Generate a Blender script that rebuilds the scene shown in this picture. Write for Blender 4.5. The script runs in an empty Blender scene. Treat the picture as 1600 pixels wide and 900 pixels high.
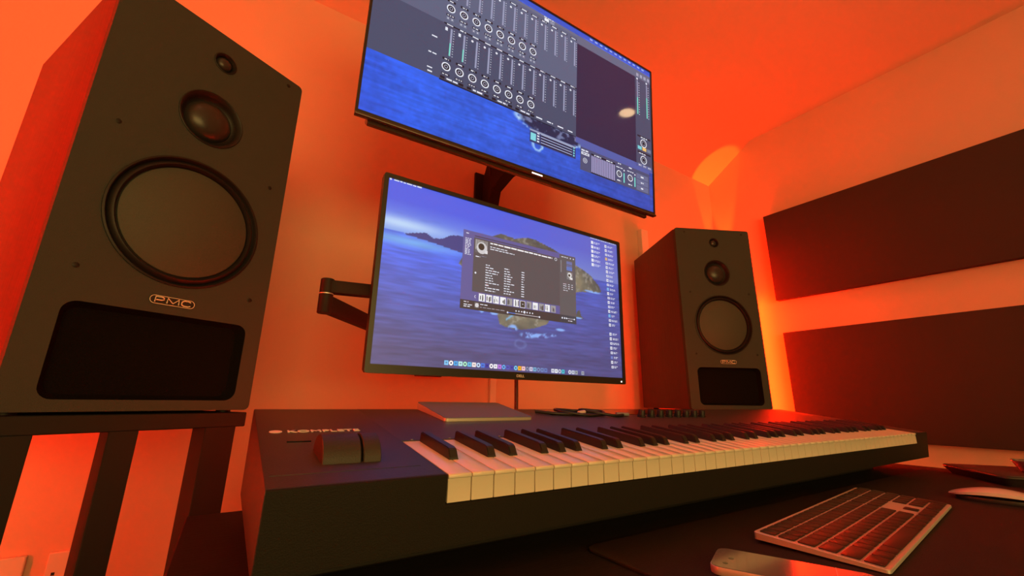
import bpy, bmesh, math, random
import numpy as np
from mathutils import Vector, Matrix
random.seed(7)
S = bpy.context.scene
C = S.collection
Z0 = 0.90                      # height of the lens above the floor
PI = math.pi

# ------------------------------------------------------------------ camera
cam = bpy.data.cameras.new('camera'); camo = bpy.data.objects.new('camera', cam); C.objects.link(camo)
F, PSI, PIT, ROL = 655.0, 0.57325, 0.26293, 0.013013
cam.sensor_width = 36; cam.lens = F/1600*36; cam.clip_start = .01
fwd = Vector((math.sin(PSI)*math.cos(PIT), math.cos(PSI)*math.cos(PIT), math.sin(PIT)))
rgt = Vector((math.cos(PSI), -math.sin(PSI), 0)); up = rgt.cross(fwd)
r2 = rgt*math.cos(ROL)+up*math.sin(ROL); u2 = up*math.cos(ROL)-rgt*math.sin(ROL)
camo.matrix_world = Matrix((( r2.x, u2.x, -fwd.x, 0), (r2.y, u2.y, -fwd.y, 0), (r2.z, u2.z, -fwd.z, Z0), (0, 0, 0, 1)))
S.camera = camo
# ------------------------------------------------------------------ world, lights, exposure
w = bpy.data.worlds.new('world'); S.world = w; w.use_nodes = True
w.node_tree.nodes['Background'].inputs[0].default_value = (.02, .012, .008, 1)
S.view_settings.view_transform = 'Standard'; S.view_settings.look = 'None'
S.view_settings.gamma = 1; S.view_settings.exposure = 0
DOWN_W = .30; DOWN_COL = (1, .66, .34)      # warm ceiling downlights
BAR_R = 175.0; BAR_L = 82.0; FILL_STRIP = 150.0; BAR_COL = (1, .011, .0006)   # red led bars, and the strip added as red fill

def area(name, loc, energy, size, col, rot=(0, 0, 0)):
    l = bpy.data.lights.new(name, 'AREA'); l.shape = 'DISK'; l.size = size; l.energy = energy; l.color = col
    o = bpy.data.objects.new(name, l); o.location = loc; o.rotation_euler = rot; C.objects.link(o); return o
REAR_W = 52.0
_l = area('rear_room_light', (-.1, -2.45, Z0+.45), REAR_W, 1.0, (1, .64, .18), (math.radians(90), 0, 0)); _l.data.shape = 'RECTANGLE'; _l.data.size = 2.4; _l.data.size_y = 1.2
DOWNS = [(1.72, .05), (-.2, .05), (.76, -1.3)]

# ------------------------------------------------------------------ materials
def lin(c):
    c = c/255.0
    return c/12.92 if c <= .04045 else ((c+.055)/1.055)**2.4
def rgb(r, g, b): return (lin(r), lin(g), lin(b), 1)
def mat(name, col, rough=.5, metal=0, bump=0, scale=60, var=0, coat=0, spec=.5, emis=None, estr=0, stretch=None):
    m = bpy.data.materials.new(name); m.use_nodes = True
    nt = m.node_tree; b = nt.nodes['Principled BSDF']
    b.inputs['Base Color'].default_value = col; b.inputs['Roughness'].default_value = rough
    b.inputs['Metallic'].default_value = metal; b.inputs['Coat Weight'].default_value = coat
    b.inputs['Coat Roughness'].default_value = .08
    b.inputs['Specular IOR Level'].default_value = spec
    if emis: b.inputs['Emission Color'].default_value = emis; b.inputs['Emission Strength'].default_value = estr
    if bump or var:
        tc = nt.nodes.new('ShaderNodeTexCoord'); n = nt.nodes.new('ShaderNodeTexNoise')
        n.inputs['Scale'].default_value = scale; n.inputs['Detail'].default_value = 4
        if stretch:
            mp = nt.nodes.new('ShaderNodeMapping'); mp.inputs['Scale'].default_value = stretch
            nt.links.new(tc.outputs['Object'], mp.inputs[0]); nt.links.new(mp.outputs[0], n.inputs['Vector'])
        else: nt.links.new(tc.outputs['Object'], n.inputs['Vector'])
        if bump:
            bp = nt.nodes.new('ShaderNodeBump'); bp.inputs['Strength'].default_value = bump; bp.inputs['Distance'].default_value = .002
            nt.links.new(n.outputs['Fac'], bp.inputs['Height']); nt.links.new(bp.outputs[0], b.inputs['Normal'])
        if var:
            mx = nt.nodes.new('ShaderNodeMix'); mx.data_type = 'RGBA'
            mx.inputs[6].default_value = tuple(v*(1-var) for v in col[:3])+(1,); mx.inputs[7].default_value = tuple(min(1, v*(1+var)) for v in col[:3])+(1,)
            nt.links.new(n.outputs['Fac'], mx.inputs[0]); nt.links.new(mx.outputs[2], b.inputs['Base Color'])
    return m
M = {}
M['wall'] = mat('wall_paint', (.72, .50, .38, 1), .8, bump=.15, scale=220, var=.02)
M['ceiling'] = mat('ceiling_paint', (.72, .50, .38, 1), .85, bump=.1, scale=200, var=.02)
M['floor'] = mat('floor_carpet', (.06, .05, .05, 1), .95, bump=.8, scale=400, var=.3)
M['felt'] = mat('panel_fabric', (.060, .045, .043, 1), .95, bump=.6, scale=900, var=.25, spec=.1)
M['white_plastic'] = mat('white_plastic', (.75, .72, .66, 1), .4)
M['baffle'] = mat('baffle_coating', (.046, .054, .050, 1), .62, bump=.5, scale=900, var=.12, spec=.35)
M['veneer'] = mat('cabinet_veneer', (.085, .016, .016, 1), .5, bump=.25, scale=30, var=.3, stretch=(6, 6, .6))
M['rubber'] = mat('black_rubber', (.013, .011, .011, 1), .48, spec=.35)
M['piston'] = mat('woofer_piston', (.064, .072, .060, 1), .6, bump=.4, scale=700, var=.1)
M['dome'] = mat('fabric_dome', (.03, .026, .025, 1), .33)
M['foam'] = mat('port_foam', (.008, .007, .007, 1), .98, bump=1, scale=500, spec=.05)
M['chrome'] = mat('pale_metal', (.98, .92, .74, 1), .5, metal=0)
M['steel_black'] = mat('stand_steel', (.013, .012, .012, 1), .6, spec=.3, bump=.1, scale=300)
M['black_plastic'] = mat('black_plastic', (.022, .020, .020, 1), .42, bump=.1, scale=600)
M['case_top'] = mat('case_top', (.040, .034, .042, 1), .40, bump=.25, scale=900, var=.1)
M['case'] = mat('case_lower', (.013, .011, .008, 1), .6, spec=.25, bump=.2, scale=900, var=.1)
M['ivory'] = mat('key_white', (.80, .76, .66, 1), .28, coat=.3)
M['ebony'] = mat('key_black', (.020, .018, .017, 1), .38)
M['wheel'] = mat('wheel_rubber', (.035, .030, .026, 1), .55, bump=.2, scale=800)
M['print'] = mat('white_print', (.85, .82, .78, 1), .6)
M['glass_dark'] = mat('dark_gloss', (.01, .01, .01, 1), .08, spec=.6)
M['silver'] = mat('silver_aluminium', (.72, .68, .64, 1), .42, metal=.6, bump=.05, scale=800)
M['trackpad'] = mat('trackpad_surface', (.16, .19, .26, 1), .6, spec=.2)
M['keycap'] = mat('keycap_black', (.018, .014, .014, 1), .42, spec=.4)
M['mirror'] = mat('polished_device', (.34, .31, .31, 1), .12, metal=.55)
M['white_gloss'] = mat('white_gloss', (.80, .77, .74, 1), .2, coat=.5)
M['desk'] = mat('desk_laminate', (.016, .012, .011, 1), .7, spec=.2, bump=.2, scale=40, var=.3, stretch=(1, 8, 8))
M['mat'] = mat('desk_mat', (.030, .024, .019, 1), .85, spec=.15, bump=.4, scale=700, var=.15)
M['screen_base'] = mat('screen_panel', (.02, .02, .02, 1), .3)
M['bezel'] = mat('monitor_bezel', (.020, .019, .018, 1), .35)
M['tv_shell'] = mat('tv_shell', (.05, .03, .02, 1), .25, spec=.7)
M['cable'] = mat('cable_black', (.015, .014, .015, 1), .42)
M['led_white'] = mat('white_led', (1, 1, 1, 1), .5, emis=(1, .95, .9, 1), estr=2)
M['lamp_lens'] = mat('downlight_lens', (1, .9, .7, 1), .5, emis=(1, .6, .25, 1), estr=.6)
M['led_bar_right'] = mat('red_led_right', (.5, .1, .1, 1), .5, emis=BAR_COL+(1,), estr=BAR_R)
M['fill_strip'] = mat('red_fill_strip', (.5, .1, .1, 1), .5, emis=BAR_COL+(1,), estr=FILL_STRIP)
M['led_bar_left'] = mat('red_led_left', (.5, .1, .1, 1), .5, emis=(1, .002, .0002, 1), estr=BAR_L)
M['grey_plastic'] = mat('grey_plastic', (.25, .25, .28, 1), .3)
M['pink_label'] = mat('pale_tag', (.75, .6, .6, 1), .5)

def screen_mat(name, base, rough, spec):
    m = bpy.data.materials.new(name); m.use_nodes = True; nt = m.node_tree; b = nt.nodes['Principled BSDF']
    a = nt.nodes.new('ShaderNodeAttribute'); a.attribute_name = 'Col'
    b.inputs['Base Color'].default_value = base; b.inputs['Roughness'].default_value = rough
    b.inputs['Specular IOR Level'].default_value = spec
    nt.links.new(a.outputs['Color'], b.inputs['Emission Color']); b.inputs['Emission Strength'].default_value = 1.0
    return m
M['screen_low'] = screen_mat('screen_matte', (.060, .060, .060, 1), .42, .5)
M['screen_up'] = screen_mat('screen_gloss', (.010, .010, .012, 1), .05, .30)

# ------------------------------------------------------------------ mesh helpers
def finish(bm, name, m, parent=None, smooth=40, loc=None):
    me = bpy.data.meshes.new(name); bm.normal_update(); bm.to_mesh(me); bm.free()
    if smooth:
        me.polygons.foreach_set('use_smooth', [True]*len(me.polygons)); me.set_sharp_from_angle(angle=math.radians(smooth))
    me.materials.append(M[m] if isinstance(m, str) else m)
    o = bpy.data.objects.new(name, me); C.objects.link(o)
    if parent: o.parent = parent
    if loc: o.location = loc
    return o
def bm_box(bm, x0, x1, y0, y1, z0, z1, bev=0, seg=1):
    vs = [bm.verts.new(p) for p in ((x0, y0, z0), (x1, y0, z0), (x1, y1, z0), (x0, y1, z0), (x0, y0, z1), (x1, y0, z1), (x1, y1, z1), (x0, y1, z1))]
    fs = [bm.faces.new([vs[i] for i in f]) for f in ((3, 2, 1, 0), (4, 5, 6, 7), (0, 1, 5, 4), (1, 2, 6, 5), (2, 3, 7, 6), (3, 0, 4, 7))]
    if bev:
        es = list({e for f in fs for e in f.edges})
        bmesh.ops.bevel(bm, geom=es, offset=bev, segments=seg, profile=.5, affect='EDGES')
    return vs
def box(name, x0, x1, y0, y1, z0, z1, m, parent=None, bev=0, seg=1):
    bm = bmesh.new(); bm_box(bm, x0, x1, y0, y1, z0, z1, bev, seg)
    return finish(bm, name, m, parent)
def bm_prism(bm, prof, x0, x1, bev=0, seg=1):
    """profile of (y,z) points extruded along X"""
    a = [bm.verts.new((x0, y, z)) for y, z in prof]; b = [bm.verts.new((x1, y, z)) for y, z in prof]
    n = len(prof); fs = [bm.faces.new(a), bm.faces.new(b[::-1])]
    for i in range(n): fs.append(bm.faces.new((a[i], b[i], b[(i+1) % n], a[(i+1) % n])))
    bmesh.ops.recalc_face_normals(bm, faces=fs)
    if bev:
        bmesh.ops.bevel(bm, geom=list({e for f in fs for e in f.edges}), offset=bev, segments=seg, profile=.5, affect='EDGES')
def prism(name, prof, x0, x1, m, parent=None, bev=0, seg=1):
    bm = bmesh.new(); bm_prism(bm, prof, x0, x1, bev, seg); return finish(bm, name, m, parent)
def bm_plan(bm, pts, z0, z1, bev=0):
    """outline of (x,y) points extruded along Z"""
    a = [bm.verts.new((x, y, z0)) for x, y in pts]; b = [bm.verts.new((x, y, z1)) for x, y in pts]; n = len(pts)
    fs = [bm.faces.new(a), bm.faces.new(b)]
    for i in range(n): fs.append(bm.faces.new((a[i], a[(i+1) % n], b[(i+1) % n], b[i])))
    bmesh.ops.recalc_face_normals(bm, faces=fs)
    if bev:
        es = list(set(fs[0].edges) | set(fs[1].edges))
        bmesh.ops.bevel(bm, geom=es, offset=bev, segments=2, profile=.5, affect='EDGES')
def rrect(w, h, r, n=6, cx=0, cy=0):
    pts = []
    for sx, sy, a0 in ((1, 1, 0), (-1, 1, PI/2), (-1, -1, PI), (1, -1, 1.5*PI)):
        for i in range(n+1):
            a = a0+i/n*PI/2; pts.append((cx+sx*(w/2-r)+r*math.cos(a), cy+sy*(h/2-r)+r*math.sin(a)))
    return pts
def circ(r, n=48, cx=0, cy=0): return [(cx+r*math.cos(2*PI*i/n), cy+r*math.sin(2*PI*i/n)) for i in range(n)]
def lathe_y(name, prof, cx, cz, m, parent=None, n=48, y=0):
    """profile of (radius, y) swept about an axis along Y through (cx, cz)"""
    bm = bmesh.new(); rings = []
    for r, yy in prof:
        if r < 1e-5: rings.append([bm.verts.new((cx, yy+y, cz))])
        else: rings.append([bm.verts.new((cx+r*math.cos(2*PI*i/n), yy+y, cz+r*math.sin(2*PI*i/n))) for i in range(n)])
    for a, b in zip(rings, rings[1:]):
        for i in range(n):
            j = (i+1) % n
            if len(a) == 1 and len(b) == 1: continue
            if len(b) == 1: bm.faces.new((a[i], a[j], b[0]))
            elif len(a) == 1: bm.faces.new((a[0], b[j], b[i]))
            else: bm.faces.new((a[i], a[j], b[j], b[i]))
    bmesh.ops.recalc_face_normals(bm, faces=bm.faces)
    return finish(bm, name, m, parent, smooth=50)
def lathe_z(name, prof, m, parent=None, n=32, loc=None):
    bm = bmesh.new(); rings = []
    for r, z in prof:
        if r < 1e-6: rings.append([bm.verts.new((0, 0, z))])
        else: rings.append([bm.verts.new((r*math.cos(2*PI*i/n), r*math.sin(2*PI*i/n), z)) for i in range(n)])
    for a, b in zip(rings, rings[1:]):
        for i in range(n):
            j = (i+1) % n
            if len(a) == 1 and len(b) == 1: continue
            if len(b) == 1: bm.faces.new((a[i], a[j], b[0]))
            elif len(a) == 1: bm.faces.new((a[0], b[j], b[i]))
            else: bm.faces.new((a[i], a[j], b[j], b[i]))
    bmesh.ops.recalc_face_normals(bm, faces=bm.faces)
    return finish(bm, name, m, parent, smooth=40, loc=loc)
def tube(name, pts, r, m, parent=None, n=8, closed=False, sub=6):
    P = [Vector(p) for p in pts]; k = len(P); Q = []
    rng = range(k) if closed else range(k-1)
    for i in rng:
        if closed: a, b, c, d = P[(i-1) % k], P[i], P[(i+1) % k], P[(i+2) % k]
        else: a, b, c, d = P[max(i-1, 0)], P[i], P[i+1], P[min(i+2, k-1)]
        for s in range(sub):
            t = s/sub; Q.append(.5*((2*b)+(c-a)*t+(2*a-5*b+4*c-d)*t*t+(3*b-a-3*c+d)*t**3))
    if not closed: Q.append(P[-1])
    bm = bmesh.new(); rings = []; up_ = Vector((0, 0, 1)); q = len(Q)
    for i in range(q):
        t = (Q[(i+1) % q]-Q[i-1]) if closed else (Q[min(i+1, q-1)]-Q[max(i-1, 0)])
        t.normalize(); u = t.cross(up_)
        if u.length < .05: u = t.cross(Vector((0, 1, 0)))
        u.normalize(); v = t.cross(u)
        rings.append([bm.verts.new(Q[i]+u*r*math.cos(2*PI*j/n)+v*r*math.sin(2*PI*j/n)) for j in range(n)])
    for i in range(q if closed else q-1):
        a, b = rings[i], rings[(i+1) % q]
        for j in range(n): bm.faces.new((a[j], a[(j+1) % n], b[(j+1) % n], b[j]))
    if not closed: bm.faces.new(rings[0][::-1]); bm.faces.new(rings[-1])
    bmesh.ops.recalc_face_normals(bm, faces=bm.faces)
    return finish(bm, name, m, parent, smooth=60)
def plate_xz(name, outer, holes, y0, y1, m, parent=None):
    """a board facing -Y with holes cut through it; outer and holes are (x,z) loops"""
    bm = bmesh.new(); loops = []
    for pts in [outer]+holes:
        f = [bm.verts.new((x, y0, z)) for x, z in pts]; n = len(f)
        es = [bm.edges.new((f[i], f[(i+1) % n])) for i in range(n)]; loops.append((f, es))
    bmesh.ops.triangle_fill(bm, use_beauty=True, use_dissolve=False, edges=[e for _, es in loops for e in es], normal=(0, -1, 0))
    for f, es in loops:
        b = [bm.verts.new((v.co.x, y1, v.co.z)) for v in f]; n = len(f)
        for i in range(n): bm.faces.new((f[i], f[(i+1) % n], b[(i+1) % n], b[i]))
    bmesh.ops.recalc_face_normals(bm, faces=bm.faces)
    return finish(bm, name, m, parent, smooth=35)
def text(name, s, size, m, parent, loc, rot, sx=1, ext=.0004, bold=0):
    cu = bpy.data.curves.new(name, 'FONT'); cu.body = s; cu.size = size; cu.extrude = ext; cu.align_x = 'CENTER'; cu.align_y = 'CENTER'; cu.offset = bold
    t = bpy.data.objects.new(name, cu); me = bpy.data.meshes.new_from_object(t); bpy.data.objects.remove(t)
    me.name = name; me.materials.clear(); me.materials.append(M[m]); me.transform(Matrix.Diagonal((sx, 1, 1, 1)))
    o = bpy.data.objects.new(name, me); C.objects.link(o); o.parent = parent; o.location = loc; o.rotation_euler = rot
    return o
def thing(name, label, cat, loc=(0, 0, 0), rz=0, group=None):
    o = bpy.data.objects.new(name, None); C.objects.link(o); o.location = loc; o.rotation_euler = (0, 0, rz)
    o.empty_display_size = .05; o['label'] = label; o['category'] = cat
    if group: o['group'] = group
    return o
def tag(o, label, cat, group=None):
    o['label'] = label; o['category'] = cat
    if group: o['group'] = group
    return o
def struct(o): o['kind'] = 'structure'; return o
def copy_tree(o, parent=None):
    c = o.copy(); C.objects.link(c); c.parent = parent
    for ch in list(o.children): copy_tree(ch, c)
    return c

# ------------------------------------------------------------------ room shell
XL, XR, YB, YF = -1.03, 2.529, 1.45, -2.6
ZW, ZC, YS = Z0+1.438, Z0+1.622, 1.141      # wall top, flat ceiling, where the slope meets it
struct(box('floor', XL-.1, XR+.1, YF-.1, YB+.1, -.1, 0, 'floor'))
struct(box('wall_back', XL-.1, XR+.1, YB, YB+.1, 0, ZW+.02, 'wall'))
def side_wall(name, x0, x1):
    bm = bmesh.new(); bm_prism(bm, [(YF-.1, 0), (YB, 0), (YB, ZW+.004), (YS, ZC+.004), (YF-.1, ZC+.004)], x0, x1); return struct(finish(bm, name, 'wall'))
side_wall('wall_right', XR, XR+.1); side_wall('wall_left', XL-.1, XL)
struct(box('wall_front', XL, XR, YF-.1, YF, 0, ZC, 'felt'))  # unseen wall; dark felt put on it to cut red bounce light
bm = bmesh.new(); bm_prism(bm, [(YF-.1, ZC), (YS, ZC), (YB+.05, ZW-(.05)*(ZC-ZW)/(YB-YS)), (YB+.05, ZC+.1), (YF-.1, ZC+.1)], XL-.1, XR+.1)
struct(finish(bm, 'ceiling', 'ceiling'))
struct(box('trim_1', .832, .860, YB-.016, YB, 0, Z0+.78, 'white_plastic', bev=.002))
struct(box('trim_2', 1.760, 1.815, YB-.030, YB, 0, Z0+.927, 'white_plastic', bev=.002))

# acoustic panels on the right wall
def acoustic(label, y0, y1, z0, z1):
    t = thing('acoustic_panel', label, 'acoustic panel', (XR, (y0+y1)/2, Z0+z0), group='fabric panels on the right wall')
    hy = (y1-y0)/2; h = z1-z0
    box('fabric_cover', -.050, -.012, -hy, hy, 0, h, 'felt', t, bev=.003, seg=2)
    box('backing_board', -.0125, -.0005, -hy+.004, hy-.004, .004, h-.004, 'white_plastic', t)
acoustic('upper dark fabric acoustic panel on the right wall, above the pale gap', -.85, 1.115, .560, 1.070)
acoustic('lower dark fabric acoustic panel on the right wall, down behind the desk', -.85, 1.105, -.155, .378)

# wall sockets seen low between the stand posts
def socket(x, label):
    t = thing('wall_socket', label, 'wall socket', (x, YB, Z0-.425), group='sockets low on the back wall')
    box('face_plate', -.043, .043, -.012, -.0005, 0, .086, 'white_plastic', t, bev=.002)
    for dx in (-.018, .018):
        box('screw', dx*1.6-.003, dx*1.6+.003, -.0128, -.011, .040, .046, 'steel_black', t)
    box('socket_hole', -.004, .004, -.0127, -.011, .055, .064, 'black_plastic', t)
socket(-.362, 'white wall socket plate low on the back wall, cut by the left picture edge')
socket(-.241, 'white wall socket plate low on the back wall beside the middle stand post')

# ------------------------------------------------------------------ ceiling downlights
for i, (x, y) in enumerate(DOWNS):
    lab = ['round ceiling downlight mirrored as a pale spot in the upper screen', 'round ceiling downlight over the left loudspeaker side of the desk', 'round ceiling downlight behind the desk towards the rear of the room'][i]
    t = thing('ceiling_light', lab, 'ceiling light', (x, y, ZC-.012), group='ceiling downlights')
    lathe_z('trim_ring', [(.044, .0), (.046, -.003), (.056, -.003), (.060, .0), (.060, .0115), (.044, .0115)], 'white_plastic', t)
    lathe_z('lens', [(0, .004), (.044, .004), (.044, .010), (0, .010)], 'lamp_lens', t)
    area('downlight', (x, y, ZC-.02), DOWN_W, .09, DOWN_COL)

# ------------------------------------------------------------------ led bars behind the loudspeakers
def led_bar(label, x, y, z0, z1, m, leanz=0):
    t = thing('light_bar', label, 'lamp', (x, y, 0), group='red led bars')
    lathe_z('base', [(0, 0), (.09, 0), (.09, .012), (.02, .02), (.0, .02)], 'steel_black', t)
    lathe_z('pole', [(.009, .018), (.009, z0), (0, z0)], 'steel_black', t, n=12)
    lathe_z('led_tube', [(0, z0), (.014, z0), (.016, z0+.004), (.016, z1-.004), (.014, z1), (0, z1)], m, t, n=16)
    return t
led_bar('red led light bar standing in the right corner behind the loudspeaker', 2.462, 1.225, Z0-.25, Z0+.60, 'led_bar_right')
sp = bpy.data.lights.new('added_corner_spot', 'SPOT'); sp.energy = 75; sp.color = (1, .10, .006); sp.spot_size = math.radians(21); sp.spot_blend = .12; sp.shadow_soft_size = .012  # unseen spot without a fixture, added for the warm patch in the ceiling corner
so = bpy.data.objects.new('added_corner_spot', sp); C.objects.link(so); so.location = (2.455, 1.370, Z0+.64)
so.rotation_euler = (Vector((2.465, 1.372, Z0+1.46))-Vector(so.location)).to_track_quat('-Z', 'Y').to_euler()
pl = bpy.data.lights.new('added_corner_glow', 'POINT'); pl.energy = 15; pl.color = (1, .003, 0); pl.shadow_soft_size = .03  # unseen point light beside the bar, added to redden the corner walls
po = bpy.data.objects.new('added_corner_glow', pl); C.objects.link(po); po.location = (2.385, 1.30, Z0+.70)
led_bar('red led light bar standing in the left corner behind the loudspeaker', -.93, .84, Z0-.32, Z0+1.20, 'led_bar_left')

t = thing('added_fill_strip', 'added red fill strip along the rear edge of the desk, hidden behind the piano keyboard', 'lamp', (.753, .722, Z0-.15))  # hidden strip added to lift the red on the middle of the back wall
box('channel', -.62, .62, -.006, .006, 0, .004, 'silver', t)
box('led_tube', -.615, .615, -.004, .004, .0041, .008, 'fill_strip', t)

# ------------------------------------------------------------------ loudspeakers and stands
SW, SD, SH = .33, .444, .74
def make_speaker(label, loc, rz):
    t = thing('loudspeaker', label, 'loudspeaker', loc, rz, 'studio loudspeakers')
    bm = bmesh.new(); bm_box(bm, -SW/2, SW/2, .018, SD, 0, SH, .004, 2); finish(bm, 'cabinet', 'veneer', t)
    WO, MI, TW = (.004, .329), (.002, .546), (.003, .679)
    outer = rrect(SW, SH, .009, 3, 0, SH/2)
    portc = (.004, .088); port = rrect(.262, .142, .018, 6, *portc)
    b = plate_xz('baffle', outer, [circ(.121, 64, *WO), circ(.056, 40, *MI), circ(.0215, 24, *TW), port], 0, .0185, 'baffle', t)
    # port lining and foam
    bm = bmesh.new(); a = [bm.verts.new((x, .0005, z)) for x, z in port]; c = [bm.verts.new((portc[0]+(x-portc[0])*.93, .0172, portc[1]+(z-portc[1])*.90)) for x, z in port]
    n = len(a)
    for i in range(n): bm.faces.new((a[i], a[(i+1) % n], c[(i+1) % n], c[i]))
    bm.faces.new(c); bmesh.ops.recalc_face_normals(bm, faces=bm.faces)
    finish(bm, 'port_foam', 'foam', t)
    # woofer
    w_ = lathe_y('woofer', [(.1209, .006), (.1209, -.0022), (.118, -.0030), (.1165, -.0015), (.1155, .004), (.1135, .0055), (.110, -.001), (.1065, -.0022), (.1035, .002), (.102, .0065), (.1005, .0065), (.1005, .012)], *WO, 'rubber', t, 72)
    lathe_y('piston', [(.1004, .012), (.1004, .0035), (.099, .0025), (0, .0020)], *WO, 'piston', w_, 72)
    # midrange
    m_ = lathe_y('midrange', [(.0559, .006), (.0559, -.0012), (.0545, -.0020), (.052, -.0008), (.047, .008), (.0435, .014), (.041, .0145), (.041, .017)], *MI, 'rubber', t, 48)
    lathe_y('dome', [(.0409, .016), (.040, .0125), (.036, .007), (.029, .002), (.020, -.0015), (.010, -.0033), (0, -.0038)], *MI, 'dome', m_, 40)
    # tweeter
    t_ = lathe_y('tweeter', [(.0214, .006), (.0214, -.0008), (.0195, -.0014), (.0165, .003), (.0150, .006), (.0150, .009)], *TW, 'rubber', t, 32)
    lathe_y('dome', [(.0149, .008), (.0135, .004), (.010, .0008), (.005, -.001), (0, -.0015)], *TW, 'dome', t_, 24)
    # badge
    bg = bmesh.new(); pts = rrect(.067, .0150, .0074, 6, .005, .181)
    f = [bg.verts.new((x, -.0014, z)) for x, z in pts]; g = [bg.verts.new((x, .0002, z)) for x, z in pts]; n = len(pts)
    bg.faces.new(f)
    for i in range(n): bg.faces.new((f[i], f[(i+1) % n], g[(i+1) % n], g[i]))
    bmesh.ops.recalc_face_normals(bg, faces=bg.faces)
    bd = finish(bg, 'badge', 'black_plastic', t)
    tube('badge_rim', [(x, -.0016, z) for x, z in rrect(.0655, .0136, .0066, 5, .005, .181)], .0005, 'chrome', bd, n=5, closed=True, sub=1)
    def stroke(pts, x0, wd):
        hh = .0092; return [(x0+px*wd, -.0019, .1766+pz*hh) for px, pz in pts]
    P_ = [(0, 0), (0, 1), (.75, 1), (1, .86), (1, .58), (.75, .42), (.12, .42)]
    M_ = [(0, 0), (.04, 1), (.5, .12), (.96, 1), (1, 0)]
    C_ = [(1, .86), (.75, 1), (.28, 1), (.02, .78), (0, .5), (.02, .22), (.28, 0), (.75, 0), (1, .14)]
    for nm, L_, x0, wd in (('letter_p', P_, -.0205, .0125), ('letter_m', M_, -.0035, .0175), ('letter_c', C_, .0180, .0135)):
        tube(nm, stroke(L_, x0, wd), .00105, 'chrome', bd, n=6, sub=1)
    for sx, sz in ((-.124, .211), (.131, .211), (-.124, .723), (.132, .723), (.131, .46), (-.124, .46)):
        lathe_y('screw', [(.0042, .0001), (.0042, -.0006), (.0030, -.0012), (0, -.0008)], sx, sz, 'rubber', t, 10)
    return t
SPZ = Z0-.0232
make_speaker('left black three-way loudspeaker, the larger one, close to the camera', (-.1133, .9125, SPZ), .4825)
make_speaker('right black three-way loudspeaker, the smaller looking one, by the right corner', (1.612, .9346, SPZ), -.4674)
def make_stand(label, loc, rz):
    t = thing('loudspeaker_stand', label, 'speaker stand', loc, rz, 'loudspeaker stands')
    top = SPZ-.0045
    box('top_plate', -.165, .165, .002, .40, top-.026, top, 'steel_black', t, bev=.0015)
    for x, y in ((-.14, .04), (.14, .04), (-.14, .36), (.14, .36)):
        lathe_z('rubber_pad', [(0, 0), (.012, 0), (.012, .0043), (0, .0043)], 'rubber', t, 14, (x, y, top))
    box('base_plate', -.19, .19, -.02, .42, 0, .014, 'steel_black', t, bev=.002)
    for x0, x1, d in ((-.172, -.116, .043), (-.036, .001, .034), (.097, .149, .045)):
        box('post', x0, x1, .003, .003+d, .013, top-.025, 'steel_black', t, bev=.001)
    return t
make_stand('black three-post steel stand under the left loudspeaker', (-.1133, .9125, 0), .4825)
make_stand('black three-post steel stand under the right loudspeaker, behind the piano keyboard', (1.612, .9346, 0), -.4674)

# ------------------------------------------------------------------ desk and mat
DT = Z0-.15
t = thing('desk', 'black desk carrying the piano keyboard and computer keyboard', 'desk', (.753, .19, 0))
box('desktop', -.778, .778, -.52, .545, DT-.030, DT, 'desk', t, bev=.002)
for sx in (-1, 1):
    for y in (-.46, .48): box('leg', sx*.74-.025, sx*.74+.025, y-.025, y+.025, 0, DT-.0295, 'steel_black', t, bev=.002)
box('crossbar', -.72, .72, .47, .49, .30, .36, 'steel_black', t)
bm = bmesh.new(); bm_plan(bm, rrect(1.13, .60, .015, 5, .90, .075), DT, DT+.003, .0008)
tag(finish(bm, 'desk_mat', 'mat'), 'dark brown desk mat under the computer keyboard and mouse', 'desk mat')
MT = DT+.003

# ------------------------------------------------------------------ piano keyboard (controller)
KX0, KX1, KY0, KY1 = .030, 1.472, .3626, .700
SL = .138
def kz(y): return -.062+SL*(y-.363)
t = thing('piano_keyboard', 'long black 88-key piano keyboard lying across the desk', 'piano keyboard', (0, 0, Z0)); KB = t
KA, KE = .1700, .1700+52*.0235
bot = -.122
full = [(KY0, kz(KY0)), (KY1, kz(KY1)), (KY1+.002, kz(KY1)-.02), (KY1-.012, bot), (KY0+.006, bot), (KY0-.0006, kz(KY0)-.004)]
for a, b in ((KX0, KA-.0006), (KE+.0006, KX1)):
    bm = bmesh.new(); bm_prism(bm, full, a, b, .0012, 2); finish(bm, 'end_cheek', 'case_top', t)
bm = bmesh.new(); bm_prism(bm, [(.4870, kz(.4870)), (KY1, kz(KY1)), (KY1+.002, kz(KY1)-.02), (KY1-.012, bot), (.48, bot), (.4870, -.075)], KA-.0018, KE+.0018)
finish(bm, 'top_panel', 'case_top', t)
# lower front case: covers the front face below the keys and cheeks
bm = bmesh.new(); bm_prism(bm, [(KY0+.0009, -.0885), (KY0+.0022, -.0868), (.52, -.0800), (.52, bot+.0005), (KY0+.0045, bot+.001)], KA-.0010, KE+.0010)
bm_prism(bm, [(KY0-.0017, kz(KY0)-.0016), (KY0-.0010, kz(KY0)-.0007), (KY0+.0004, kz(KY0)-.0004), (KY0+.006, kz(KY0)-.004), (KY0+.007, bot+.001), (KY0+.0045, bot+.001)], KX0+.0008, KA-.0008)
bm_prism(bm, [(KY0-.0017, kz(KY0)-.0016), (KY0-.0010, kz(KY0)-.0007), (KY0+.0004, kz(KY0)-.0004), (KY0+.006, kz(KY0)-.004), (KY0+.007, bot+.001), (KY0+.0045, bot+.001)], KE+.0008, KX1-.0008)
finish(bm, 'lower_case', 'case', t)
box('underside', .055, 1.335, .440, .685, -.1495, bot+.001, 'case', t, bev=.002)
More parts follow.
